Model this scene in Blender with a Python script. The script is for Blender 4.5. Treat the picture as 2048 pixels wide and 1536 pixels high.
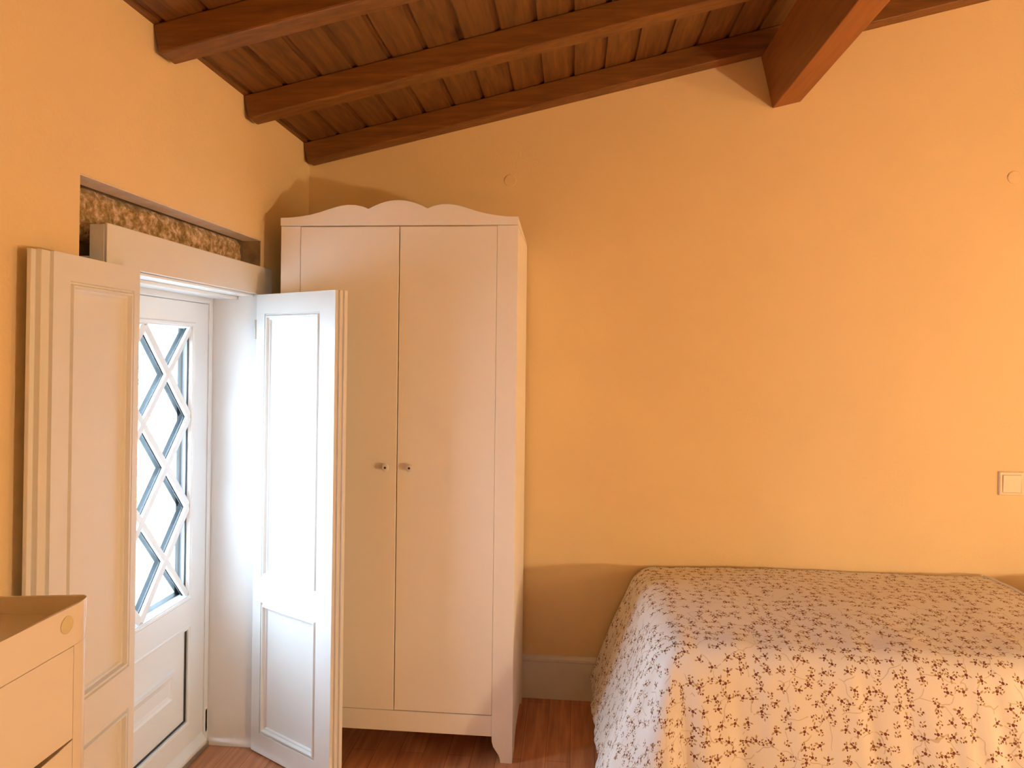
import bpy, bmesh, math, random
from mathutils import Vector, Matrix, noise
random.seed(7)
S = bpy.context.scene
COL = S.collection
for o in list(bpy.data.objects):
    bpy.data.objects.remove(o)

# ------------------------------------------------------------------ camera
F, YAW, PITCH, ROLL, CY, CH = 1398.185, 0.0892, -0.00596, 0.01164, 702.95, 1.55621
cam_d = bpy.data.cameras.new('camera'); cam = bpy.data.objects.new('camera', cam_d); COL.objects.link(cam)
fwd = Vector((-math.sin(YAW)*math.cos(PITCH), math.cos(YAW)*math.cos(PITCH), -math.sin(PITCH)))
right = Vector((math.cos(YAW), math.sin(YAW), 0)); up = right.cross(fwd)
cr, sr = math.cos(ROLL), math.sin(ROLL)
r2 = right*cr + up*sr; u2 = -right*sr + up*cr          # clockwise turn of the picture
cam.matrix_world = Matrix(((r2.x, u2.x, -fwd.x, 0), (r2.y, u2.y, -fwd.y, 0), (r2.z, u2.z, -fwd.z, CH), (0, 0, 0, 1)))
cam_d.sensor_fit = 'HORIZONTAL'; cam_d.sensor_width = 36
cam_d.lens = F/2048*36; cam_d.shift_y = (CY-768)/2048
cam_d.clip_start = .02
S.camera = cam

# ------------------------------------------------------------------ light and exposure
S.view_settings.view_transform = 'Standard'; S.view_settings.look = 'None'
S.view_settings.exposure = 0.23; S.view_settings.gamma = 1; S.view_settings.use_curve_mapping = False
W = bpy.data.worlds.new('world'); S.world = W; W.use_nodes = True
W.node_tree.nodes['Background'].inputs[0].default_value = (.66, .82, 1.0, 1)
W.node_tree.nodes['Background'].inputs[1].default_value = 23.0
LAMP_STRENGTH = 880.0
LAMP_COL = (1.0, .71, .40)
LAMP_POS = (3.4, -.15, .82)
FILL_POS = (4.32, 1.45, 1.60)
FILL_STRENGTH = 105.0
pd = bpy.data.lights.new('daylight_portal', 'AREA'); pd.shape = 'RECTANGLE'; pd.size = 1.2; pd.size_y = .7
pd.cycles.is_portal = True
po = bpy.data.objects.new('daylight_portal', pd); COL.objects.link(po)
po.location = (-1.60, 2.23, 1.15); po.rotation_euler = (0, -math.pi/2, 0)

# ------------------------------------------------------------------ materials
def mat(name, col, rough=.6, var=.06, scale=6.0, bump=0.0, bscale=40.0, spec=.5, stretch=(1, 1, 1)):
    m = bpy.data.materials.new(name); m.use_nodes = True; nt = m.node_tree; n = nt.nodes; b = n['Principled BSDF']
    b.inputs['Roughness'].default_value = rough; b.inputs['Specular IOR Level'].default_value = spec
    tc = n.new('ShaderNodeTexCoord'); mp = n.new('ShaderNodeMapping'); mp.inputs['Scale'].default_value = stretch
    nt.links.new(tc.outputs['Object'], mp.inputs[0])
    nz = n.new('ShaderNodeTexNoise'); nz.inputs['Scale'].default_value = scale; nz.inputs['Detail'].default_value = 5
    nt.links.new(mp.outputs[0], nz.inputs['Vector'])
    cr_ = n.new('ShaderNodeValToRGB')
    e = cr_.color_ramp.elements
    e[0].position = .3; e[1].position = .7
    e[0].color = tuple(max(0, c*(1-var)) for c in col)+(1,); e[1].color = tuple(min(1, c*(1+var)) for c in col)+(1,)
    nt.links.new(nz.outputs['Fac'], cr_.inputs[0]); nt.links.new(cr_.outputs[0], b.inputs['Base Color'])
    if bump:
        n2 = n.new('ShaderNodeTexNoise'); n2.inputs['Scale'].default_value = bscale; n2.inputs['Detail'].default_value = 6
        nt.links.new(mp.outputs[0], n2.inputs['Vector'])
        bp = n.new('ShaderNodeBump'); bp.inputs['Strength'].default_value = bump; bp.inputs['Distance'].default_value = .01
        nt.links.new(n2.outputs['Fac'], bp.inputs['Height']); nt.links.new(bp.outputs[0], b.inputs['Normal'])
    return m

def wood(name, c0, c1, stretch, rough=.45, knots=False, scale=5.0):
    m = bpy.data.materials.new(name); m.use_nodes = True; nt = m.node_tree; n = nt.nodes; b = n['Principled BSDF']
    b.inputs['Roughness'].default_value = rough
    tc = n.new('ShaderNodeTexCoord'); mp = n.new('ShaderNodeMapping'); mp.inputs['Scale'].default_value = stretch
    nt.links.new(tc.outputs['Object'], mp.inputs[0])
    nz = n.new('ShaderNodeTexNoise'); nz.inputs['Scale'].default_value = scale; nz.inputs['Detail'].default_value = 7
    nz.inputs['Roughness'].default_value = .6; nz.inputs['Distortion'].default_value = .6
    nt.links.new(mp.outputs[0], nz.inputs['Vector'])
    cr_ = n.new('ShaderNodeValToRGB'); e = cr_.color_ramp.elements
    e[0].position = .3; e[1].position = .72; e[0].color = c0+(1,); e[1].color = c1+(1,)
    nt.links.new(nz.outputs['Fac'], cr_.inputs[0]); out = cr_.outputs[0]
    if knots:
        mk = n.new('ShaderNodeMapping'); mk.inputs['Scale'].default_value = tuple(.35+.65*(s/max(stretch)) for s in stretch)
        nt.links.new(tc.outputs['Object'], mk.inputs[0])
        v = n.new('ShaderNodeTexVoronoi'); v.inputs['Scale'].default_value = 5.0
        nt.links.new(mk.outputs[0], v.inputs['Vector'])
        r3 = n.new('ShaderNodeValToRGB'); r3.color_ramp.elements[0].position = .05; r3.color_ramp.elements[1].position = .13
        r3.color_ramp.elements[0].color = (.25, .2, .2, 1); r3.color_ramp.elements[1].color = (1, 1, 1, 1)
        nt.links.new(v.outputs['Distance'], r3.inputs[0])
        mx = n.new('ShaderNodeMix'); mx.data_type = 'RGBA'; mx.blend_type = 'MULTIPLY'; mx.inputs[0].default_value = 1
        nt.links.new(out, mx.inputs[6]); nt.links.new(r3.outputs[0], mx.inputs[7]); out = mx.outputs[2]
    nt.links.new(out, b.inputs['Base Color'])
    bp = n.new('ShaderNodeBump'); bp.inputs['Strength'].default_value = .25; bp.inputs['Distance'].default_value = .003
    nt.links.new(nz.outputs['Fac'], bp.inputs['Height']); nt.links.new(bp.outputs[0], b.inputs['Normal'])
    return m

def floor_mat():
    m = bpy.data.materials.new('wood_floor'); m.use_nodes = True; nt = m.node_tree; n = nt.nodes; b = n['Principled BSDF']
    b.inputs['Roughness'].default_value = .35
    tc = n.new('ShaderNodeTexCoord')
    mp = n.new('ShaderNodeMapping'); mp.inputs['Rotation'].default_value = (0, 0, math.radians(90))
    nt.links.new(tc.outputs['Object'], mp.inputs[0])
    br = n.new('ShaderNodeTexBrick'); br.inputs['Scale'].default_value = 1.0
    br.inputs['Brick Width'].default_value = .9; br.inputs['Row Height'].default_value = .095; br.inputs['Mortar Size'].default_value = .0012
    br.inputs['Color1'].default_value = (.56, .25, .12, 1); br.inputs['Color2'].default_value = (.64, .30, .15, 1); br.inputs['Mortar'].default_value = (.30, .12, .05, 1)
    nt.links.new(mp.outputs[0], br.inputs['Vector'])
    m2 = n.new('ShaderNodeMapping'); m2.inputs['Scale'].default_value = (22, 1.6, 1)
    nt.links.new(tc.outputs['Object'], m2.inputs[0])
    nz = n.new('ShaderNodeTexNoise'); nz.inputs['Scale'].default_value = 2; nz.inputs['Detail'].default_value = 6
    nt.links.new(m2.outputs[0], nz.inputs['Vector'])
    r = n.new('ShaderNodeValToRGB'); r.color_ramp.elements[0].color = (.7, .62, .6, 1); r.color_ramp.elements[1].color = (1.15, 1.15, 1.15, 1)
    r.color_ramp.elements[0].position = .3; r.color_ramp.elements[1].position = .7
    nt.links.new(nz.outputs['Fac'], r.inputs[0])
    mx = n.new('ShaderNodeMix'); mx.data_type = 'RGBA'; mx.blend_type = 'MULTIPLY'; mx.inputs[0].default_value = 1
    nt.links.new(br.outputs['Color'], mx.inputs[6]); nt.links.new(r.outputs[0], mx.inputs[7]); nt.links.new(mx.outputs[2], b.inputs['Base Color'])
    return m

def stone_mat():
    m = bpy.data.materials.new('rough_granite'); m.use_nodes = True; nt = m.node_tree; n = nt.nodes; b = n['Principled BSDF']
    b.inputs['Roughness'].default_value = .9
    tc = n.new('ShaderNodeTexCoord')
    nz = n.new('ShaderNodeTexNoise'); nz.inputs['Scale'].default_value = 38; nz.inputs['Detail'].default_value = 8; nz.inputs['Roughness'].default_value = .7
    nt.links.new(tc.outputs['Object'], nz.inputs['Vector'])
    r = n.new('ShaderNodeValToRGB'); e = r.color_ramp.elements
    e[0].position = .38; e[0].color = (.24, .17, .07, 1); e[1].position = .64; e[1].color = (.85, .68, .55, 1)
    x = e.new(.5); x.color = (.46, .33, .17, 1)
    nt.links.new(nz.outputs['Fac'], r.inputs[0]); nt.links.new(r.outputs[0], b.inputs['Base Color'])
    bp = n.new('ShaderNodeBump'); bp.inputs['Strength'].default_value = .9; bp.inputs['Distance'].default_value = .008
    nt.links.new(nz.outputs['Fac'], bp.inputs['Height']); nt.links.new(bp.outputs[0], b.inputs['Normal'])
    return m

def glass_mat():
    m = bpy.data.materials.new('window_glass'); m.use_nodes = True; nt = m.node_tree; n = nt.nodes
    n.remove(n['Principled BSDF']); out = n['Material Output']
    t = n.new('ShaderNodeBsdfTransparent'); t.inputs[0].default_value = (.97, .99, .99, 1)
    g = n.new('ShaderNodeBsdfGlossy'); g.inputs['Roughness'].default_value = .02
    mx = n.new('ShaderNodeMixShader'); mx.inputs[0].default_value = .07
    nt.links.new(t.outputs[0], mx.inputs[1]); nt.links.new(g.outputs[0], mx.inputs[2]); nt.links.new(mx.outputs[0], out.inputs[0])
    return m

def floral_mat():
    """Off-white cotton printed with sprigs: rose heads, buds, leaves and thin vines, laid out in the cloth's own UV (metres)."""
    m = bpy.data.materials.new('floral_cotton'); m.use_nodes = True; nt = m.node_tree; n = nt.nodes; L = nt.links; b = n['Principled BSDF']
    b.inputs['Roughness'].default_value = .85; b.inputs['Specular IOR Level'].default_value = .2
    uv = n.new('ShaderNodeUVMap'); uv.uv_map = 'UVMap'
    base = n.new('ShaderNodeRGB'); base.outputs[0].default_value = (.86, .84, .82, 1); cur = base.outputs[0]
    def math_(op, a, c=None, v=None):
        q = n.new('ShaderNodeMath'); q.operation = op
        L.new(a, q.inputs[0])
        if c is not None: L.new(c, q.inputs[1])
        if v is not None: q.inputs[1].default_value = v
        return q.outputs[0]
    def over(mask, col):
        nonlocal cur
        x = n.new('ShaderNodeMix'); x.data_type = 'RGBA'; L.new(mask, x.inputs[0]); L.new(cur, x.inputs[6]); x.inputs[7].default_value = col+(1,)
        cur = x.outputs[2]
    # thin vines: edges of a warped Voronoi, broken up by noise
    wz = n.new('ShaderNodeTexNoise'); wz.inputs['Scale'].default_value = 11; wz.inputs['Detail'].default_value = 2; L.new(uv.outputs[0], wz.inputs['Vector'])
    sc = n.new('ShaderNodeVectorMath'); sc.operation = 'SCALE'; sc.inputs['Scale'].default_value = .07; L.new(wz.outputs['Color'], sc.inputs[0])
    ad = n.new('ShaderNodeVectorMath'); ad.operation = 'ADD'; L.new(uv.outputs[0], ad.inputs[0]); L.new(sc.outputs[0], ad.inputs[1])
    ve = n.new('ShaderNodeTexVoronoi'); ve.voronoi_dimensions = '2D'; ve.feature = 'DISTANCE_TO_EDGE'; ve.inputs['Scale'].default_value = 11
    L.new(ad.outputs[0], ve.inputs['Vector'])
    ln = math_('LESS_THAN', ve.outputs['Distance'], v=.014)
    bz = n.new('ShaderNodeTexNoise'); bz.inputs['Scale'].default_value = 16; L.new(uv.outputs[0], bz.inputs['Vector'])
    over(math_('MULTIPLY', math_('MULTIPLY', ln, math_('GREATER_THAN', bz.outputs['Fac'], v=.47)), v=.5), (.42, .34, .22))
    def sprigs(scale, off, elems, keep):
        mp = n.new('ShaderNodeMapping'); mp.inputs['Location'].default_value = (off, off*1.7, 0); L.new(uv.outputs[0], mp.inputs[0])
        vo = n.new('ShaderNodeTexVoronoi'); vo.voronoi_dimensions = '2D'; vo.inputs['Scale'].default_value = scale; vo.inputs['Randomness'].default_value = .75
        L.new(mp.outputs[0], vo.inputs['Vector'])
        sb = n.new('ShaderNodeVectorMath'); sb.operation = 'SUBTRACT'; L.new(mp.outputs[0], sb.inputs[0]); L.new(vo.outputs['Position'], sb.inputs[1])
        sx = n.new('ShaderNodeSeparateColor'); L.new(vo.outputs['Color'], sx.inputs[0])
        ro = n.new('ShaderNodeVectorRotate'); ro.rotation_type = 'Z_AXIS'; L.new(sb.outputs[0], ro.inputs['Vector'])
        L.new(math_('MULTIPLY', sx.outputs[0], v=6.283), ro.inputs['Angle'])
        present = math_('LESS_THAN', sx.outputs[1], v=keep)
        for cx, cy, ang, ax, ay, col in [(q*.80 if i_ < 2 or i_ in (3, 4) else q for i_, q in enumerate(e_)) for e_ in elems]:
            m2 = n.new('ShaderNodeMapping'); m2.vector_type = 'TEXTURE'
            m2.inputs['Location'].default_value = (cx, cy, 0); m2.inputs['Rotation'].default_value = (0, 0, ang); m2.inputs['Scale'].default_value = (ax, ay, 1)
            L.new(ro.outputs[0], m2.inputs[0])
            ln_ = n.new('ShaderNodeVectorMath'); ln_.operation = 'LENGTH'; L.new(m2.outputs[0], ln_.inputs[0])
            over(math_('MULTIPLY', math_('LESS_THAN', ln_.outputs['Value'], v=1.0), present), col)
    RO, BU, LE = (.19, .06, .05), (.24, .09, .06), (.46, .34, .15)
    sprigs(24, .0, [(.014, .004, .3, .0075, .003, LE), (-.012, .009, -.6, .007, .0028, LE), (.002, -.014, 1.5, .0065, .0028, LE), (-.004, .004, .6, .0012, .014, LE),
                    (0, 0, 0, .0062, .0058, RO), (.009, .010, .8, .0036, .003, RO), (-.009, -.005, .2, .0038, .003, RO)], .72)
    sprigs(27, .37, [(.010, -.006, .9, .006, .0024, LE), (-.011, .002, -.3, .006, .0024, LE), (.002, .004, 1.2, .012, .001, LE),
                     (0, .009, 0, .0038, .0042, BU), (.007, .003, 0, .003, .003, RO), (-.003, -.009, .5, .0035, .0028, BU)], .5)
    L.new(cur, b.inputs['Base Color'])
    nz = n.new('ShaderNodeTexNoise'); nz.inputs['Scale'].default_value = 9; nz.inputs['Detail'].default_value = 3; L.new(uv.outputs[0], nz.inputs['Vector'])
    bp = n.new('ShaderNodeBump'); bp.inputs['Strength'].default_value = .35; bp.inputs['Distance'].default_value = .02
    L.new(nz.outputs['Fac'], bp.inputs['Height']); L.new(bp.outputs[0], b.inputs['Normal'])
    return m

M_WALL = mat('yellow_plaster', (.82, .645, .375), .85, .025, 2.0, .12, 90)
M_WHITE = mat('white_lacquer', (.74, .75, .74), .45, .015, 3.0)
M_WARD = mat('wardrobe_foil', (.88, .86, .81), .5, .015, 2.0)
M_DRES = mat('dresser_foil', (.75, .70, .61), .2, .015, 2.0)
M_PVC = mat('white_pvc', (.76, .84, .90), .35, .01, 3.0)
M_GREY = mat('grey_spacer', (.34, .40, .43), .4, .03, 8.0)
M_GASK = mat('black_gasket', (.03, .035, .04), .6, .05)
M_KNOBH = mat('dark_screw', (.05, .02, .015), .5, .05)
M_CAPT = mat('beige_cap', (.62, .56, .36), .5, .03)
M_STONE = stone_mat()
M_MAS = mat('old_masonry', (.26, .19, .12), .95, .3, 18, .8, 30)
M_CEM = mat('cement_strip', (.80, .70, .58), .9, .08, 20, .3, 60)
M_CEIL = wood('ceiling_boards', (.10, .042, .008), (.225, .095, .018), (9, .8, 9), .55, True)
M_RAFT = wood('rafter_wood', (.125, .048, .007), (.245, .098, .016), (.8, 9, 9), .5, True)
M_PURL = wood('purlin_wood', (.22, .070, .010), (.34, .115, .018), (9, .7, 9), .5)
M_FLOOR = floor_mat()
M_GLASS = glass_mat()
M_FLORAL = floral_mat()
M_SHEET = mat('tan_sheet', (.70, .52, .38), .9, .03, 4, .2, 20)
M_PILLOW = mat('cream_cotton', (.82, .74, .64), .9, .02, 4, .2, 20)
M_MATT = mat('mattress_ticking', (.8, .78, .74), .9, .03)
M_METAL = mat('steel', (.45, .46, .44), .35, .05)
M_METAL.node_tree.nodes['Principled BSDF'].inputs['Metallic'].default_value = .8
M_PLATE = mat('plate_plastic', (.80, .67, .50), .4, .01)
M_GROUND = mat('pale_gravel', (.62, .60, .56), .95, .15, 12)
M_LEAF = mat('pale_leaves', (.10, .115, .09), .8, .4, 3)
M_TWIG = mat('twig', (.22, .18, .14), .9, .2)

# ------------------------------------------------------------------ helpers
def quad(bm, *ps):
    return bm.faces.new([bm.verts.new(p) for p in ps])
def box(bm, x0, x1, y0, y1, z0, z1, X=None):
    v = [bm.verts.new((x, y, z)) for z in (z0, z1) for y in (y0, y1) for x in (x0, x1)]
    for f in ((0, 2, 3, 1), (4, 5, 7, 6), (0, 1, 5, 4), (2, 6, 7, 3), (0, 4, 6, 2), (1, 3, 7, 5)):
        bm.faces.new([v[i] for i in f])
    if X is not None:
        for q in v: q.co = X @ q.co
def prism(bm, pts, ax, a0, a1):
    """extrude polygon pts along axis ax ('x','y','z') between a0 and a1"""
    def P(p, a):
        return {'x': (a, p[0], p[1]), 'y': (p[0], a, p[1]), 'z': (p[0], p[1], a)}[ax]
    A = [bm.verts.new(P(p, a0)) for p in pts]; B = [bm.verts.new(P(p, a1)) for p in pts]
    k = len(pts); bm.faces.new(A[::-1]); bm.faces.new(B)
    for i in range(k): bm.faces.new((A[i], A[(i+1) % k], B[(i+1) % k], B[i]))
def lathe(bm, prof, seg=24, X=Matrix()):
    rings = [[bm.verts.new(X @ Vector((r*math.cos(2*math.pi*i/seg), r*math.sin(2*math.pi*i/seg), h))) for i in range(seg)] for r, h in prof]
    for a, b_ in zip(rings, rings[1:]):
        for i in range(seg): bm.faces.new((a[i], a[(i+1) % seg], b_[(i+1) % seg], b_[i]))
    bm.faces.new(rings[0][::-1]); bm.faces.new(rings[-1])
def obj(name, bm, m, parent=None, bevel=0, smooth=False, origin=None, seg=2):
    bmesh.ops.recalc_face_normals(bm, faces=bm.faces)
    me = bpy.data.meshes.new(name)
    if origin is not None:
        bmesh.ops.translate(bm, verts=bm.verts, vec=-Vector(origin))
    bm.to_mesh(me); bm.free()
    o = bpy.data.objects.new(name, me); COL.objects.link(o)
    if origin is not None: o.location = origin
    me.materials.append(m)
    if smooth:
        for p in me.polygons: p.use_smooth = True
    if bevel:
        b = o.modifiers.new('bevel', 'BEVEL'); b.width = bevel; b.segments = seg; b.limit_method = 'ANGLE'; b.angle_limit = math.radians(40)
        b.harden_normals = False
    if parent is not None:
        o.parent = parent
        o.matrix_parent_inverse = Matrix.Translation(-Vector(parent.location)) if parent.rotation_euler[2] == 0 else Matrix()
    return o
def tag(o, label, cat, group=None, kind=None):
    o['label'] = label; o['category'] = cat
    if group: o['group'] = group
    if kind: o['kind'] = kind
    return o
def thing(name, label, cat, loc, rz=0, group=None):
    o = bpy.data.objects.new(name, None); COL.objects.link(o); o.location = loc; o.rotation_euler = (0, 0, rz); o.empty_display_size = .1
    return tag(o, label, cat, group)
def struct(o, label=None, cat=None):
    o['kind'] = 'structure'
    if label: o['label'] = label
    if cat: o['category'] = cat
    return o
NB = bmesh.new

# ------------------------------------------------------------------ room shell
XL, YB, XR, YF = -1.257, 3.20, 4.60, -2.40
SL = .2261; ZC = 2.5285; RB = .094
def zc(x): return ZC + SL*(x-XL)

bm = NB(); box(bm, -1.70, XR+.2, YF-.2, YB+.2, -.12, 0)
struct(obj('floor', bm, M_FLOOR), 'reddish brown wooden plank floor', 'floor')

bm = NB(); prism(bm, [(XL-.36, 0), (XR+.2, 0), (XR+.2, zc(XR+.2)+.02), (XL-.36, zc(XL-.36)+.02)], 'y', YB, YB+.2)
struct(obj('wall_back', bm, M_WALL), 'yellow-orange plaster wall behind the wardrobe and bed', 'wall')
bm = NB(); prism(bm, [(XL-.36, 0), (XR+.2, 0), (XR+.2, zc(XR+.2)+.02), (XL-.36, zc(XL-.36)+.02)], 'y', YF-.2, YF)
struct(obj('wall_front', bm, M_WALL), 'yellow plaster wall behind the viewer', 'wall')
bm = NB(); box(bm, XR, XR+.2, YF, YB, 0, zc(XR)+.02)
struct(obj('wall_right', bm, M_WALL), 'yellow plaster wall at the head of the bed', 'wall')

# left wall: plaster skin with a recess, masonry core behind
RY0, RY1, RZ = 1.670, 2.700, 2.008
bm = NB()
top = 2.56
box(bm, XL-.078, XL, YF, RY0, 0, top); box(bm, XL-.078, XL, RY1, YB, 0, top); box(bm, XL-.078, XL, RY0, RY1, RZ, top)
wl = struct(obj('wall_left', bm, M_WALL), 'yellow-orange plaster wall with the deep garden doorway', 'wall')
bm = NB()
box(bm, XL-.36, XL-.079, YF, RY0+.01, 0, top); box(bm, XL-.36, XL-.079, RY1-.006, YB, 0, top); box(bm, XL-.36, XL-.115, RY0+.01, RY1-.006, 1.80, top)
box(bm, XL-.36, XL-.20, RY0+.01, 1.768, 0, 1.80)
obj('masonry_core', bm, M_MAS, wl)
# cement skim on the recess soffit
bm = NB(); box(bm, XL-.076, XL-.001, RY0+.001, RY1-.001, RZ-.004, RZ-.0005)
obj('cement_soffit', bm, M_CEM, wl)
bm = NB(); box(bm, XL-.077, XL-.002, RY1-.005, RY1-.0005, 1.885, RZ-.005)  # thin rough slab, its dark colour carries the shadow on this jamb
obj('jamb_shade_slab', bm, M_MAS, wl)

# rough stone lintel
bm = NB(); ny, nz_ = 150, 22
def lz(j): return 1.858 + (2.003-1.858)*j/nz_
fr = []
for i in range(ny+1):
    y = RY0+.004 + (RY1-RY0-.008)*i/ny; row = []
    for j in range(nz_+1):
        z = lz(j); p = Vector((y*22, z*22, 3.1)); d = noise.fractal(p, 1.0, 2.0, 5)*.010 + noise.noise(p*.25)*.006
        e = min(j, nz_-j, 3)/3
        row.append(bm.verts.new((XL-.082 + d - .010*(1-e), y, z)))
    fr.append(row)
for i in range(ny):
    for j in range(nz_): bm.faces.new((fr[i][j], fr[i+1][j], fr[i+1][j+1], fr[i][j+1]))
back = [[bm.verts.new((XL-.112, fr[i][j].co.y, fr[i][j].co.z)) for j in (0, nz_)] for i in range(ny+1)]
for i in range(ny):
    bm.faces.new((fr[i][0], back[i][0], back[i+1][0], fr[i+1][0])); bm.faces.new((fr[i][nz_], fr[i+1][nz_], back[i+1][1], back[i][1]))
    bm.faces.new((back[i][0], back[i][1], back[i+1][1], back[i+1][0]))
bm.faces.new([fr[0][j] for j in range(nz_+1)]+[back[0][1], back[0][0]]); bm.faces.new([fr[ny][j] for j in range(nz_, -1, -1)]+[back[ny][0], back[ny][1]])
tag(obj('stone_lintel', bm, M_STONE), 'rough brown granite lintel exposed in the recess above the garden door', 'lintel')

# door casing
bm = NB()
box(bm, -1.249, -1.2575+.0005, 1.765, 2.788, 1.787, 1.900)      # face board
box(bm, -1.300, -1.257, 1.765, 2.692, 1.787, 1.897)
box(bm, -1.435, -1.300, 1.770, 2.690, 1.787, 1.812)             # head lining
box(bm, -1.435, -1.250, 1.770, 1.800, 0, 1.787)                 # left jamb
box(bm, -1.435, -1.250, 2.660, 2.690, 0, 1.787)                 # right jamb
bmesh.ops.remove_doubles(bm, verts=bm.verts, dist=1e-6)
struct(obj('trim_1', bm, M_WHITE, bevel=.002), 'white painted casing around the garden doorway', 'door casing')
bm = NB(); box(bm, -1.415, -1.262, 1.802, 2.658, 1.778, 1.7865); box(bm, -1.415, -1.33, 1.802, 2.658, 1.766, 1.778)
struct(obj('trim_2', bm, M_WHITE, bevel=.002), 'white stepped lining strip under the casing head', 'door casing')

# baseboard
bm = NB()
prof = [(YB, 0), (YB-.016, 0), (YB-.016, .168), (YB-.020, .172), (YB-.020, .182), (YB-.012, .190), (YB-.006, .194), (YB, .194)]
prism(bm, prof, 'x', XL+.002, XR-.002)
struct(obj('baseboard_back', bm, M_WHITE, bevel=.001), 'tall white skirting board along the back wall', 'baseboard')
bm = NB(); prism(bm, [(XL, 0), (XL+.016, 0), (XL+.016, .168), (XL+.020, .172), (XL+.020, .182), (XL+.006, .194), (XL, .194)], 'y', YF+.002, 1.30)
struct(obj('baseboard_left', bm, M_WHITE, bevel=.001), 'white skirting board along the left wall', 'baseboard')

# ------------------------------------------------------------------ ceiling
al = math.atan(SL); ca, sa = math.cos(al), math.sin(al)
CX = Matrix.Translation((XL, 0, ZC)) @ Matrix(((ca, 0, -sa, 0), (0, 1, 0, 0), (sa, 0, ca, 0), (0, 0, 0, 1)))
smax = (XR-XL)/ca + .1
bm = NB(); pit = .134/ca; g = .0115; s0 = (-.158-XL)/ca
k = -int(s0/pit)-2
while True:
    a = s0 + k*pit + g; b_ = s0 + (k+1)*pit - g; k += 1
    a = max(a, -.08)
    if b_ < -.07: continue
    if a > smax: break
    box(bm, a, min(b_, smax+.05), YF-.1, YB+.1, 0, .009, CX)
box(bm, -.1, smax+.05, YF-.1, YB+.1, .009, .05, CX)
struct(obj('ceiling', bm, M_CEIL), 'sloping ceiling of dark stained grooved wooden boards', 'ceiling')

rl = {3.12: ('dark brown roof rafter running flat against the back wall above the wardrobe', .0795),
      2.533: ('dark brown roof rafter second out from the back wall, between two others', .078),
      1.964: ('dark brown roof rafter cut off by the top edge, third out from the back wall', .084),
      1.395: ('dark brown roof rafter above the viewer, fourth out from the back wall', .082)}
for y, (lab, w) in rl.items():
    bm = NB(); box(bm, .0, smax-.02, y, y+w, -RB*ca, -.0005, CX)
    tag(obj('roof_rafter', bm, M_RAFT, bevel=.006, origin=(XL, y, ZC)), lab, 'roof beam', 'rafters under the sloping ceiling')
# purlin across the rafters, square to the slope
PX = Matrix.Translation((.867, 0, 2.671)) @ Matrix(((ca, 0, -sa, 0), (0, 1, 0, 0), (sa, 0, ca, 0), (0, 0, 0, 1)))
hp = (zc(.867)-RB-2.671)*ca - .001
bm = NB(); box(bm, 0, .124, YF+.005, YB-.001, 0, hp, PX)
tag(obj('roof_purlin', bm, M_PURL, bevel=.003), 'thick dark wooden beam crossing under the rafters towards the viewer', 'roof beam')

# ------------------------------------------------------------------ glazed garden door
dr = bpy.data.objects.new('door_1', None); COL.objects.link(dr); dr.location = (-1.47, 2.23, 0); struct(dr, 'white garden door with diamond lattice glass', 'door')
DX = -1.436
bm = NB()   # outer frame
for y0, y1, z0, z1 in ((1.80, 1.826, .02, 1.787), (2.634, 2.66, .02, 1.787), (1.826, 2.634, 1.745, 1.787)):
    box(bm, DX-.07, DX+.006, y0, y1, z0, z1)
obj('door_frame', bm, M_PVC, dr, bevel=.004)
bm = NB()   # leaf stiles and rails
GY0, GY1, GZ0, GZ1 = 1.940, 2.520, .640, 1.650
PZ0, PZ1 = .165, .512
box(bm, DX-.06, DX, 1.828, GY0, .03, 1.743); box(bm, DX-.06, DX, GY1, 2.632, .03, 1.743)
box(bm, DX-.06, DX, GY0, GY1, GZ1, 1.743); box(bm, DX-.06, DX, GY0, GY1, PZ1, GZ0); box(bm, DX-.06, DX, GY0, GY1, .03, PZ0)
leaf = obj('door_leaf', bm, M_PVC, dr)
bm = NB()   # sloping glazing bead round the glass and panel
def ring(bm, y0, y1, z0, z1, prof):
    """prof: list of (inset, x) rings"""
    rs = []
    for i, x in prof:
        rs.append([bm.verts.new((x, y, z)) for y, z in ((y0+i, z0+i), (y1-i, z0+i), (y1-i, z1-i), (y0+i, z1-i))])
    for a, c in zip(rs, rs[1:]):
        for q in range(4): bm.faces.new((a[q], a[(q+1) % 4], c[(q+1) % 4], c[q]))
    return rs
ring(bm, GY0-.018, GY1+.018, GZ0-.018, GZ1+.018, [(0, DX+.0005), (.004, DX+.004), (.012, DX+.003), (.020, DX-.006), (.024, DX-.016), (.024, DX-.03)])
ring(bm, GY0-.018, GY1+.018, PZ0-.018, PZ1+.018, [(0, DX+.0005), (.004, DX+.003), (.012, DX+.002), (.019, DX-.008), (.019, DX-.03)])
o = obj('glazing_bead', bm, M_PVC, leaf)
bm = NB()
for y0, y1, z0, z1 in ((GY1-.008, GY1-.0065, GZ0+.006, GZ1-.006), (GY0+.0065, GY0+.008, GZ0+.006, GZ1-.006)):
    box(bm, DX-.016, DX-.012, y0-.002, y1+.002, z0, z1)
box(bm, DX-.011, DX-.006, GY1-.006, GY1-.001, PZ0+.001, PZ1-.004); box(bm, DX-.011, DX-.006, GY0+.001, GY0+.006, PZ0+.001, PZ1-.004)
box(bm, DX-.011, DX-.006, GY0+.002, GY1-.002, PZ0+.001, PZ0+.006)
obj('rubber_gasket', bm, M_GASK, leaf)
bm = NB(); box(bm, DX-.030, DX-.026, GY0+.004, GY1-.004, GZ0+.004, GZ1-.004)
obj('glass_pane', bm, M_GLASS, leaf)
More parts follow.
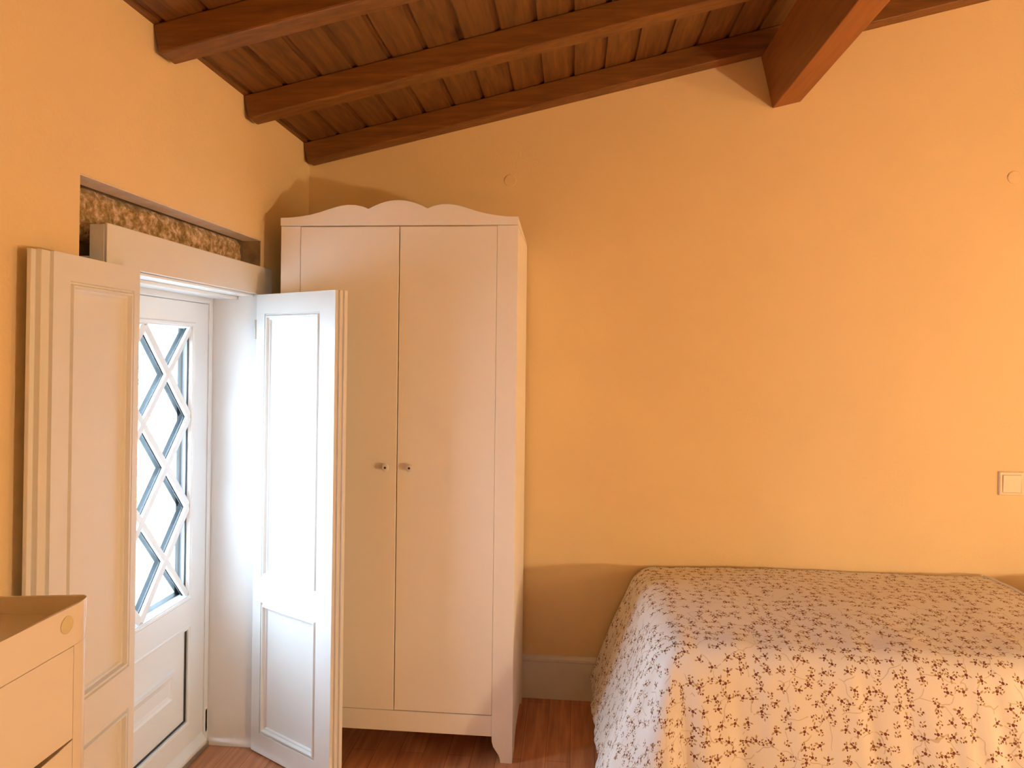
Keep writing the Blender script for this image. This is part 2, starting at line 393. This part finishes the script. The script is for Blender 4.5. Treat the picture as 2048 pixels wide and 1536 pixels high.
# lattice: columns of crossings every .145 m, rows every .168 m
cy_, hz_ = .145, (GZ1-GZ0)/6
def lattice(bm, x0, x1, w, y0, y1, z0, z1):
    n_y, n_z = 4, 6
    L_ = math.hypot(cy_, hz_); uy, uz = cy_/L_, hz_/L_
    segs = []
    for s in (1, -1):
        for k in range(-6, 12, 2):
            # line through (y0 + k*cy, z0) with direction (s*cy, hz)
            pts = []
            for j in range(0, n_z+1):
                yy = y0 + (k + s*j)*cy_
                if y0-1e-6 <= yy <= y1+1e-6: pts.append((yy, z0+j*hz_))
            if len(pts) > 1: segs.append((pts[0], pts[-1], s))
    for (a, c, s) in segs:
        d = Vector((c[0]-a[0], c[1]-a[1])).normalized(); nn = Vector((-d.y, d.x))*w/2
        A = [Vector(a)+nn, Vector(a)-nn, Vector(c)-nn, Vector(c)+nn]
        A = [(min(max(p.x, y0-.002), y1+.002), min(max(p.y, z0-.002), z1+.002)) for p in A]
        dx = .0006 if s > 0 else 0
        prism(bm, A, 'x', x0-dx, x1+dx)
bm = NB(); lattice(bm, DX-.018, DX-.0145, .043, GY0, GY1, GZ0, GZ1)
obj('lattice_gasket', bm, M_GASK, leaf)
bm = NB(); lattice(bm, DX-.014, DX-.002, .037, GY0, GY1, GZ0, GZ1)
obj('diamond_lattice', bm, M_PVC, leaf, bevel=.003)
bm = NB(); lattice(bm, DX-.041, DX-.037, .037, GY0, GY1, GZ0, GZ1)
box(bm, DX-.041, DX-.037, GY1-.035, GY1-.001, GZ0+.002, GZ1-.002); box(bm, DX-.041, DX-.037, GY0+.001, GY0+.035, GZ0+.002, GZ1-.002)
box(bm, DX-.041, DX-.037, GY0, GY1, GZ0+.001, GZ0+.022)
obj('spacer_bars', bm, M_GREY, leaf)
bm = NB()
box(bm, DX-.045, DX-.012, GY0+.001, GY1-.001, PZ0+.001, PZ1-.001)
IY0, IY1, IZ0, IZ1 = 2.02, 2.445, .274, .395
rs = ring(bm, IY0, IY1, IZ0, IZ1, [(0, DX-.0118), (.004, DX-.004), (.018, DX-.004), (.026, DX-.014+.006), (.034, DX-.010), (.038, DX-.0115)])
bm.faces.new(rs[-1])
obj('lower_panel', bm, M_PVC, leaf)
bm = NB(); box(bm, DX-.07, DX+.012, 1.80, 2.66, 0, .02)
obj('threshold', bm, M_METAL, dr, bevel=.002)
bm = NB(); prism(bm, [(DX, .035), (DX+.020, .030), (DX+.022, .045), (DX, .075)], 'y', 1.84, 2.625)
obj('weather_bar', bm, M_PVC, leaf, bevel=.002)
bm = NB()
box(bm, DX, DX+.006, 2.640, 2.655, .06, .15)
obj('hinge', bm, M_PVC, dr, bevel=.002)

# ------------------------------------------------------------------ interior shutters
def shutter(name, label, hinge, rz, W_, layers, rects, H, z0, mirror=1):
    """local x = along the leaf from the hinge, local y = depth (0 = visible face, mirror*T = back)"""
    root = thing(name, label, 'shutter', (hinge[0], hinge[1], 0), rz)
    bm = NB()
    xs = sorted({0, W_, *[r[0] for r in rects], *[r[1] for r in rects]}); zs = sorted({z0, H, *[r[2] for r in rects], *[r[3] for r in rects]})
    def inr(x, z): return any(r[0] < x < r[1] and r[2] < z < r[3] for r in rects)
    for side, yy in ((0, 0.0), (1, mirror*layers[-1][1])):
        wmax = W_ if side == 0 else layers[-1][0]
        for i in range(len(xs)-1):
            for j in range(len(zs)-1):
                if not inr((xs[i]+xs[i+1])/2, (zs[j]+zs[j+1])/2):
                    quad(bm, (xs[i], yy, zs[j]), (xs[i+1], yy, zs[j]), (xs[i+1], yy, zs[j+1]), (xs[i], yy, zs[j+1]))
        if side == 1 and wmax > W_: quad(bm, (W_, yy, z0), (wmax, yy, z0), (wmax, yy, H), (W_, yy, H))
    # edge profile stepping out layer by layer, extruded in z
    pl = [(0, 0), (W_, 0)]; t0 = 0
    for w, t in layers:
        if w != pl[-1][0]: pl.append((w, mirror*t0))
        pl.append((w, mirror*t)); t0 = t
    pl.append((0, mirror*t0))
    A = [bm.verts.new((x, y, z0)) for x, y in pl]; B = [bm.verts.new((x, y, H)) for x, y in pl]; kk = len(pl)
    for i in range(1, kk):
        j = (i+1) % kk
        if not (i == kk-2): bm.faces.new((A[i], A[j], B[j], B[i]))
    bm.faces.new(A); bm.faces.new(B)
    bmesh.ops.remove_doubles(bm, verts=bm.verts, dist=1e-5)
    obj('frame', bm, M_WHITE, root, bevel=.0012)
    for r in rects:
        bm = NB()
        for yy, sg in ((0, mirror), (mirror*layers[-1][1], -mirror)):
            rs_ = []
            for i, d in ((0, 0), (.002, .006), (.006, .006), (.009, -.002), (.014, -.002), (.017, .009), (.022, .009), (.026, .0150), (.038, .0155)):
                rs_.append([bm.verts.new((x, yy+sg*d, z)) for x, z in ((r[0]+i, r[2]+i), (r[1]-i, r[2]+i), (r[1]-i, r[3]-i), (r[0]+i, r[3]-i))])
            for a, c in zip(rs_, rs_[1:]):
                for q in range(4): bm.faces.new((a[q], a[(q+1) % 4], c[(q+1) % 4], c[q]))
            bm.faces.new(rs_[-1])
        obj('panel', bm, M_WHITE, root)
    return root

sr_ = shutter('interior_shutter', 'white panelled shutter swung into the room in front of the wardrobe', (-1.243, 2.640), math.atan2(-.095, .169), .452,
              [(.452, .014), (.461, .028), (.470, .042)], [(.050, .370, .688, 1.708), (.050, .370, .085, .590)], 1.783, .008, 1)
sl_ = shutter('interior_shutter', 'cream panelled shutter folded back flat against the left wall', (-1.212, 1.853), math.atan2(-.44, .026), .352,
              [(.352, .010), (.378, .024), (.392, .034)], [(.026, .292, .690, 1.722), (.026, .292, .085, .577)], 1.785, .008, -1)
for root, ys, hx in ((sr_, 1, 0), (sl_, -1, 0)):
    for z in (1.61, .22):
        bm = NB(); lathe(bm, [(.005, 0), (.005, .075)], 12, Matrix.Translation((-.004, (-.001 if (ys > 0 and z > 1) else ys*.022), z)))
        obj('hinge', bm, M_METAL, root)

# ------------------------------------------------------------------ wardrobe
wd = thing('wardrobe', 'tall cream two-door wardrobe with a scalloped crown', 'wardrobe', (-.69, 2.92, 0))
WX0, WX1, WY0, WY1, WH = -1.159, -.220, 2.666, 3.172, 2.056
bm = NB()
def leg_poly(x_out, s):   # front stile down to a shaped foot ; s=+1 left stile
    xi = x_out + s*.080
    pts = [(x_out, 0), (x_out+s*.046, 0), (x_out+s*.047, .012), (x_out+s*.052, .028), (x_out+s*.064, .045), (x_out+s*.074, .060), (x_out+s*.079, .078), (xi, .10), (xi, WH), (x_out, WH)]
    return pts if s > 0 else pts[::-1]
prism(bm, leg_poly(WX0, 1), 'y', WY0, WY0+.020); prism(bm, leg_poly(WX1, -1), 'y', WY0, WY0+.020)
obj('front_stile', bm, M_WARD, wd, bevel=.0012)
for x0, x1 in ((WX0, WX0+.018), (WX1-.018, WX1)):
    bm = NB(); prism(bm, [(WY0+.0205, 0), (WY0+.10, 0), (WY0+.13, .035), (WY0+.17, .05), (WY1-.08, .05), (WY1-.05, .02), (WY1-.045, 0), (WY1, 0), (WY1, WH-.002), (WY0+.0205, WH-.002)], 'x', x0, x1)
    obj('side_panel', bm, M_WARD, wd, bevel=.001)
bm = NB(); box(bm, WX0+.019, WX1-.019, WY0+.021, WY1-.002, WH-.02, WH-.002); box(bm, WX0+.019, WX1-.019, WY0+.021, WY1-.002, .155, .175); box(bm, WX0+.019, WX1-.019, WY1-.012, WY1-.002, .176, WH-.021)
obj('carcass', bm, M_WARD, wd)
bm = NB(); box(bm, WX0+.0805, WX1-.0805, WY0+.001, WY0+.018, .098, .176)
obj('bottom_rail', bm, M_WARD, wd, bevel=.001)
XM = -.681
for x0, x1, yo, kx in ((WX0+.082, XM-.003, -.003, -.7215), (XM+.0005, WX1-.081, 0.0, -.628)):
    bm = NB(); box(bm, x0, x1, WY0+yo, WY0+.018+yo, .1795, WH-.003)
    d = obj('door', bm, M_WARD, wd, bevel=.0012)
    bm = NB(); X = Matrix.Translation((kx, WY0+yo, 1.119)) @ Matrix.Rotation(math.pi/2, 4, 'X')
    lathe(bm, [(.006, 0), (.006, .010), (.0100, .013), (.0142, .017), (.0150, .0205), (.0140, .0235), (.010, .0250), (.004, .0252)], 24, X)
    kb = obj('knob', bm, M_WHITE, d, smooth=True)
    bm = NB(); lathe(bm, [(.0046, .0245), (.0046, .0258)], 16, X)
    hb = obj('knob_screw', bm, M_KNOBH, wd)
# crown: scalloped board
def arc(p0, p1, h, n_=10):   # parabola bump between two points
    return [(p0[0]+(p1[0]-p0[0])*t/n_, p0[1]+(p1[1]-p0[1])*t/n_ + h*4*(t/n_)*(1-t/n_)) for t in range(n_+1)]
zb = 2.058
half = []
ctrl = [(-1.160, 2.089), (-1.120, 2.090), (-1.080, 2.094), (-1.040, 2.101), (-1.000, 2.111), (-.960, 2.124), (-.925, 2.134), (-.890, 2.139), (-.860, 2.138), (-.830, 2.132), (-.806, 2.122)]
mid = arc((-.806, 2.122), (-.573, 2.122), .034, 14)
right_ = [(-1.379-x, z) for x, z in ctrl[::-1]]
prof_ = ctrl + mid[1:-1] + right_
pts = [(WX0-.001, zb)] + prof_ + [(WX1+.001, zb)]
bm = NB(); prism(bm, pts, 'y', WY0-.006, WY0+.012)
obj('crown', bm, M_WARD, wd, bevel=.0015)
bm = NB(); 
for x0, x1 in ((WX0, WX0+.016), (WX1-.016, WX1)):
    prism(bm, [(WY0+.0125, zb-.001), (WY1, zb-.001), (WY1, zb+.003), (WY0+.0125, 2.086)], 'x', x0, x1)
obj('side_crown', bm, M_WARD, wd)

# ------------------------------------------------------------------ dresser (left foreground)
ds = thing('dresser', 'cream chest of drawers with a rimmed top at the left edge', 'chest of drawers', (-1.04, .75, 0))
FX, DY0, DY1, DZ = -.850, .32, 1.183, 1.119
BX = XL+.024
def rrect(x0, x1, y0, y1, r, n_=14):
    """outline rounded at the two front (+x) corners"""
    p = [(x0, y0)]; ry = r*2.1
    p += [(x1-r+r*math.sin(a*math.pi/2/n_), y0+ry-ry*math.cos(a*math.pi/2/n_)) for a in range(n_+1)]
    p += [(x1-r+r*math.cos(a*math.pi/2/n_), y1-ry+ry*math.sin(a*math.pi/2/n_)) for a in range(n_+1)]
    p += [(x0, y1)]
    return p
RR = .024
# rim tray
bm = NB(); th = .005
outl = rrect(BX, FX, DY0, DY1, RR); inn = rrect(BX+.002, FX-th, DY0+th, DY1-th, .010)
zt = 1.0505
def rz_(x):     # rim height, easing down towards the wall on the sides
    t = max(0, min(1, (FX-.04-x)/(FX-.04-BX))); return DZ+.0 - .022*t**1.6
A = [bm.verts.new((x, y, zt)) for x, y in outl]; B = [bm.verts.new((x, y, rz_(x))) for x, y in outl]
C_ = [bm.verts.new((x, y, zt+.030)) for x, y in inn]; D_ = [bm.verts.new((x, y, rz_(x))) for x, y in inn]
kk = len(outl)
for i in range(kk):
    j = (i+1) % kk
    bm.faces.new((A[i], A[j], B[j], B[i])); bm.faces.new((B[i], B[j], D_[j], D_[i])); bm.faces.new((D_[i], D_[j], C_[j], C_[i]))
bm.faces.new(A[::-1]); bm.faces.new(C_)
obj('rimmed_top', bm, M_DRES, ds, bevel=.0012)
bm = NB(); lathe(bm, [(.0150, 0), (.0150, .0012), (.0135, .0016)], 28, Matrix.Translation((FX, 1.114, 1.092)) @ Matrix.Rotation(math.pi/2, 4, 'Y'))
obj('screw_cap', bm, M_CAPT, ds)['label'] = 'round beige cover cap'
# carcass with end posts
bm = NB()
for y0, y1, s in ((DY0, DY0+.0510, -1), (DY1-.0510, DY1, 1)):
    r = RR; n_ = 14
    ry = r*2.1
    if s > 0: p = [(BX, y0), (FX, y0)] + [(FX-r+r*math.cos(a*math.pi/2/n_), y1-ry+ry*math.sin(a*math.pi/2/n_)) for a in range(n_+1)] + [(BX, y1)]
    else: p = [(BX, y1), (BX, y0)] + [(FX-r+r*math.sin(a*math.pi/2/n_), y0+ry-ry*math.cos(a*math.pi/2/n_)) for a in range(n_+1)] + [(FX, y1)]
    prism(bm, p, 'z', 0, 1.050)
box(bm, BX, BX+.006, DY0+.052, DY1-.052, .06, 1.048); box(bm, BX+.006, FX-.03, DY0+.052, DY1-.052, .06, .078); box(bm, BX+.006, FX-.024, DY0+.052, DY1-.052, 1.03, 1.049)
obj('carcass', bm, M_DRES, ds)
zz = [.070, .300, .500, .700, .8925, 1.0500]
for i in range(5):
    z0, z1 = zz[i], zz[i+1]-(.0035 if i < 4 else .0006)
    bm = NB(); y0, y1 = DY0+.0514, DY1-.0514
    if i == 4: box(bm, FX-.020, FX, y0, y1, z0-.0015, z1)
    else:
        ptop = [(y1-(y1-y0)*t/24, z1 - .017*max(0, math.sin(math.pi*t/24))**.7) for t in range(25)]
        prism(bm, [(y0, z0), (y1, z0)] + ptop, 'x', FX-.020, FX)
    obj('drawer_front', bm, M_DRES, ds, bevel=.001)
    bm = NB(); box(bm, BX+.03, FX-.021, y0+.015, y1-.015, z0+.01, z1-.04)
    obj('drawer_box', bm, M_DRES, ds)

# ------------------------------------------------------------------ bed
bd = thing('bed', 'single bed frame hidden under the floral cover', 'bed', (1.35, 2.76, 0))
BX0, BX1, BY0, BY1 = .40, 2.42, 2.40, 3.165
bm = NB(); box(bm, BX0, BX1, BY0, BY1, .22, .30); obj('bed_base', bm, M_RAFT, bd, bevel=.004)
for x in (BX0+.03, BX1-.08):
    for y in (BY0+.02, BY1-.07):
        bm = NB(); box(bm, x, x+.05, y, y+.05, 0, .22); obj('leg', bm, M_RAFT, bd, bevel=.003)
bm = NB(); box(bm, BX0+.01, BX1, BY0+.01, BY1-.005, .30, .545)
tag(obj('mattress', bm, M_SHEET, bevel=.03, seg=3), 'mattress under a tan sheet, bare beyond the end of the floral cover', 'mattress')

def ripple(a, b):
    return noise.noise(Vector((a*3.2, b*3.2, .3)))*.010 + noise.noise(Vector((a*9, b*9, 4.3)))*.0035
def duvet_pt(a, b):
    """a along the bed from the foot, b from the near edge towards the wall, in metres of cloth"""
    X0, Y0, ZT = .365, 2.390, .612
    ex, ey = max(0, -a), max(0, -b); d = math.hypot(ex, ey)
    if ex or ey: dx, dy = ex/d, ey/d
    else: dx = dy = 0
    bx, by = X0+max(a, 0), Y0+max(b, 0)
    R = .105; arc_ = R*math.pi/2*.82
    flare = .40*dx*dx + .24*dy*dy + .10*abs(dx*dy)*2
    if d < arc_:
        th_ = d/R; out = R*math.sin(th_); zz_ = ZT - R*(1-math.cos(th_))
    else:
        th_ = arc_/R; out = R*math.sin(th_); zz_ = ZT - R*(1-math.cos(th_)); q = d-arc_
        L_ = math.hypot(1, flare); out += q*flare/L_; zz_ -= q/L_
    # vertical folds that grow down the drop
    fold = 0
    if d > 0:
        gsm = min(1, d/.30); t_along = (a if ey and not ex else (b if ex and not ey else 0))
        if ey and not ex:
            nn = noise.noise(Vector((a*7.5, .7, b*.8))); fold = gsm*(.020*nn + .010*noise.noise(Vector((a*19+b*2, 5.1, b*1.3))))
            fade = 1.0
            fold *= fade
        elif ex and not ey:
            fold = gsm*(.022*noise.noise(Vector((b*6, 2.7, a*.9)))+.010*noise.noise(Vector((b*17, 8.1, a*2))))
        else:
            ang = math.atan2(ey, ex)
            fold = gsm*(.020*math.cos(ang*5+.6)*math.sin(2*ang) + .022*noise.noise(Vector((0, .7, b*.8)))*math.sin(ang)**2 + .022*noise.noise(Vector((0, 2.7, a*.9)))*math.cos(ang)**2)
    out += fold
    rp = ripple(a, b)
    # shallow creases running across the near edge of the top
    cr_ = .006*math.exp(-((b-.0)/.14)**2)*noise.noise(Vector((a*22, 1.5, b*3)))
    z = zz_ + (rp+cr_)*(1 if d < .2 else .3) + .012*min(1, max(0, a)/.5) + (.010 if a > 0 else 0)*0
    if d == 0 or (not ey): z += .018*math.sin(math.pi*min(1, max(0, b)/.84))*(1 if not ex else max(0, 1-ex/.15))
    return Vector((bx - dx*out, by - dy*out, max(z, .03)))
bm = NB(); uvl = bm.loops.layers.uv.new('UVMap')
A0, A1, B0, B1, st = -.60, 1.40, -.60, .795, .0125
na, nb = int((A1-A0)/st), int((B1-B0)/st)
gv = []
for i in range(na+1):
    a = A0 + (A1-A0)*i/na; row = []
    for j in range(nb+1):
        b_ = B0+(B1-B0)*j/nb
        # corner cloth: keep a rounded outline
        aa = a
        if i == na: pass
        p = duvet_pt(aa, b_)
        # slanted head-end edge
        row.append((bm.verts.new(p), a, b_))
    gv.append(row)
for i in range(na):
    for j in range(nb):
        q = (gv[i][j], gv[i+1][j], gv[i+1][j+1], gv[i][j+1])
        a, b_ = q[0][1], q[0][2]
        if a < 0 and b_ < 0 and math.hypot(a, b_) > .575: continue
        f = bm.faces.new([t[0] for t in q])
        for lp, t in zip(f.loops, q): lp[uvl].uv = (t[1], t[2])
bmesh.ops.delete(bm, geom=[v for v in bm.verts if not v.link_faces], context='VERTS')
du = obj('bedspread', bm, M_FLORAL, smooth=True)
tag(du, 'white bedspread printed with small brown floral sprigs, hanging to the floor', 'bedspread')
sm = du.modifiers.new('thickness', 'SOLIDIFY'); sm.thickness = .008; sm.offset = -1
# piped hem at the head end
bm = NB(); prev = None
for j in range(nb+1):
    b_ = B0+(B1-B0)*j/nb; c = duvet_pt(A1, b_) + Vector((.002, 0, .001)); rg = []
    t_ = (duvet_pt(A1, min(b_+.01, B1)) - duvet_pt(A1, b_-.01)).normalized(); n1 = Vector((1, 0, 0)); n2 = t_.cross(n1).normalized()
    rg = [bm.verts.new(c + (n1*math.cos(q*math.pi/3)+n2*math.sin(q*math.pi/3))*.005) for q in range(6)]
    if prev:
        for q in range(6): bm.faces.new((prev[q], prev[(q+1) % 6], rg[(q+1) % 6], rg[q]))
    prev = rg
hem = obj('piped_hem', bm, M_PILLOW, du, smooth=True)
# pillow
bm = NB(); bmesh.ops.create_grid(bm, x_segments=28, y_segments=36, size=1)
tp = bm.verts[:]; 
for v in tp:
    x, y = v.co.x, v.co.y; e = max(0, (1-x**4)*(1-y**4))
    v.co = Vector((x*.20*(1-.05*y*y), y*.33*(1-.05*x*x), .055*e**.5))
ge = bmesh.ops.duplicate(bm, geom=bm.faces[:]+bm.verts[:]+bm.edges[:])['geom']
for v in [q for q in ge if isinstance(q, bmesh.types.BMVert)]: v.co.z *= -1
bmesh.ops.remove_doubles(bm, verts=bm.verts, dist=1e-4)
pw = obj('pillow', bm, M_PILLOW, smooth=True); pw.location = (2.16, 2.78, .605)
tag(pw, 'cream pillow at the head of the bed beyond the right edge', 'pillow')

# ------------------------------------------------------------------ fittings on the back wall
sw = thing('wall_switch', 'square cream switch plate at the right edge above the bed', 'light switch', (1.880, YB, 1.03))
bm = NB(); prof = []
rs = []
for i, y in ((0, YB), (0, YB-.005), (.004, YB-.009), (.012, YB-.010), (.013, YB-.008)):
    rs.append([bm.verts.new((x, y, z)) for x, z in ((1.829+i, .979+i), (1.931-i, .979+i), (1.931-i, 1.081-i), (1.829+i, 1.081-i))])
for a, c in zip(rs, rs[1:]):
    for q in range(4): bm.faces.new((a[q], a[(q+1) % 4], c[(q+1) % 4], c[q]))
bm.faces.new(rs[-1]); bm.faces.new(rs[0])
obj('plate', bm, M_PLATE, sw)
bm = NB(); prism(bm, [(YB-.0081, .993), (YB-.0081, 1.067), (YB-.014, 1.067), (YB-.011, .993)], 'x', 1.843, 1.917)
obj('rocker', bm, M_PLATE, sw, bevel=.0015)
for x, z, lab in ((-.303, 2.362, 'small round blanking cap high on the wall above the wardrobe'), (1.886, 2.352, 'small round blanking cap high on the wall at the right edge')):
    bm = NB(); lathe(bm, [(.028, 0), (.028, .002), (.026, .0035), (.004, .004)], 32, Matrix.Translation((x, YB, z)) @ Matrix.Rotation(math.pi/2, 4, 'X'))
    tag(obj('blanking_cap', bm, M_WALL, origin=(x, YB, z)), lab, 'cover cap', 'round caps on the back wall')

# ------------------------------------------------------------------ globe lamp (right, out of frame) that lights the room
lp = thing('globe_lamp', 'low globe lamp standing beyond the right edge', 'lamp', (LAMP_POS[0], LAMP_POS[1], 0))
bm = NB(); lathe(bm, [(.13, 0), (.13, .012), (.05, .03), (.012, .04), (.012, LAMP_POS[2]-.075)], 24, Matrix.Translation((LAMP_POS[0], LAMP_POS[1], 0)))
obj('stand', bm, M_METAL, lp)
bm = NB(); bmesh.ops.create_uvsphere(bm, u_segments=24, v_segments=14, radius=.075); bmesh.ops.translate(bm, verts=bm.verts, vec=LAMP_POS)
ML = bpy.data.materials.new('lamp_glow'); ML.use_nodes = True; nt = ML.node_tree; nt.nodes.remove(nt.nodes['Principled BSDF'])
em = nt.nodes.new('ShaderNodeEmission'); em.inputs[0].default_value = LAMP_COL+(1,); em.inputs[1].default_value = LAMP_STRENGTH
nt.links.new(em.outputs[0], nt.nodes['Material Output'].inputs[0])
obj('glass_globe', bm, ML, lp, smooth=True)

sc_ = thing('fill_globe', 'added fill globe on the right wall, unseen beyond the right edge', 'lamp', (XR, FILL_POS[1], FILL_POS[2]))  # unseen globe added as warm fill for the bed top and shadows
bm = NB(); box(bm, XR-.02, XR, FILL_POS[1]-.05, FILL_POS[1]+.05, FILL_POS[2]-.07, FILL_POS[2]+.07); box(bm, FILL_POS[0]+.11, XR-.02, FILL_POS[1]-.01, FILL_POS[1]+.01, FILL_POS[2]-.01, FILL_POS[2]+.01)
obj('bracket', bm, M_METAL, sc_, bevel=.003)
bm = NB(); bmesh.ops.create_uvsphere(bm, u_segments=24, v_segments=14, radius=.115); bmesh.ops.translate(bm, verts=bm.verts, vec=FILL_POS)
M2 = ML.copy(); M2.name = 'fill_glow'; M2.node_tree.nodes['Emission'].inputs[1].default_value = FILL_STRENGTH
obj('glass_globe', bm, M2, sc_, smooth=True)

# ------------------------------------------------------------------ outside
bm = NB(); box(bm, -9, -1.70, -4, 9, -.2, -.05)
struct(obj('ground', bm, M_GROUND), 'pale gravel outside the door', 'ground')
bm = NB()
for _ in range(5200):
    y = random.uniform(1.5, 6.5); z = random.uniform(.0, 1.75)*random.random()**.35; x = -4.1 - random.random()*.7 + .15*math.sin(y*3)
    s = random.uniform(.02, .05); d = Vector((random.uniform(-1, 1), random.uniform(-1, 1), random.uniform(-.6, 1))).normalized()
    n1 = d.orthogonal().normalized(); c = Vector((x, y, z))
    quad(bm, c-d*s, c+n1*s*.4, c+d*s, c-n1*s*.4)
sh = obj('garden_shrub', bm, M_LEAF)
tag(sh, 'pale leafy shrubs seen through the lattice glass', 'shrub', kind='stuff')
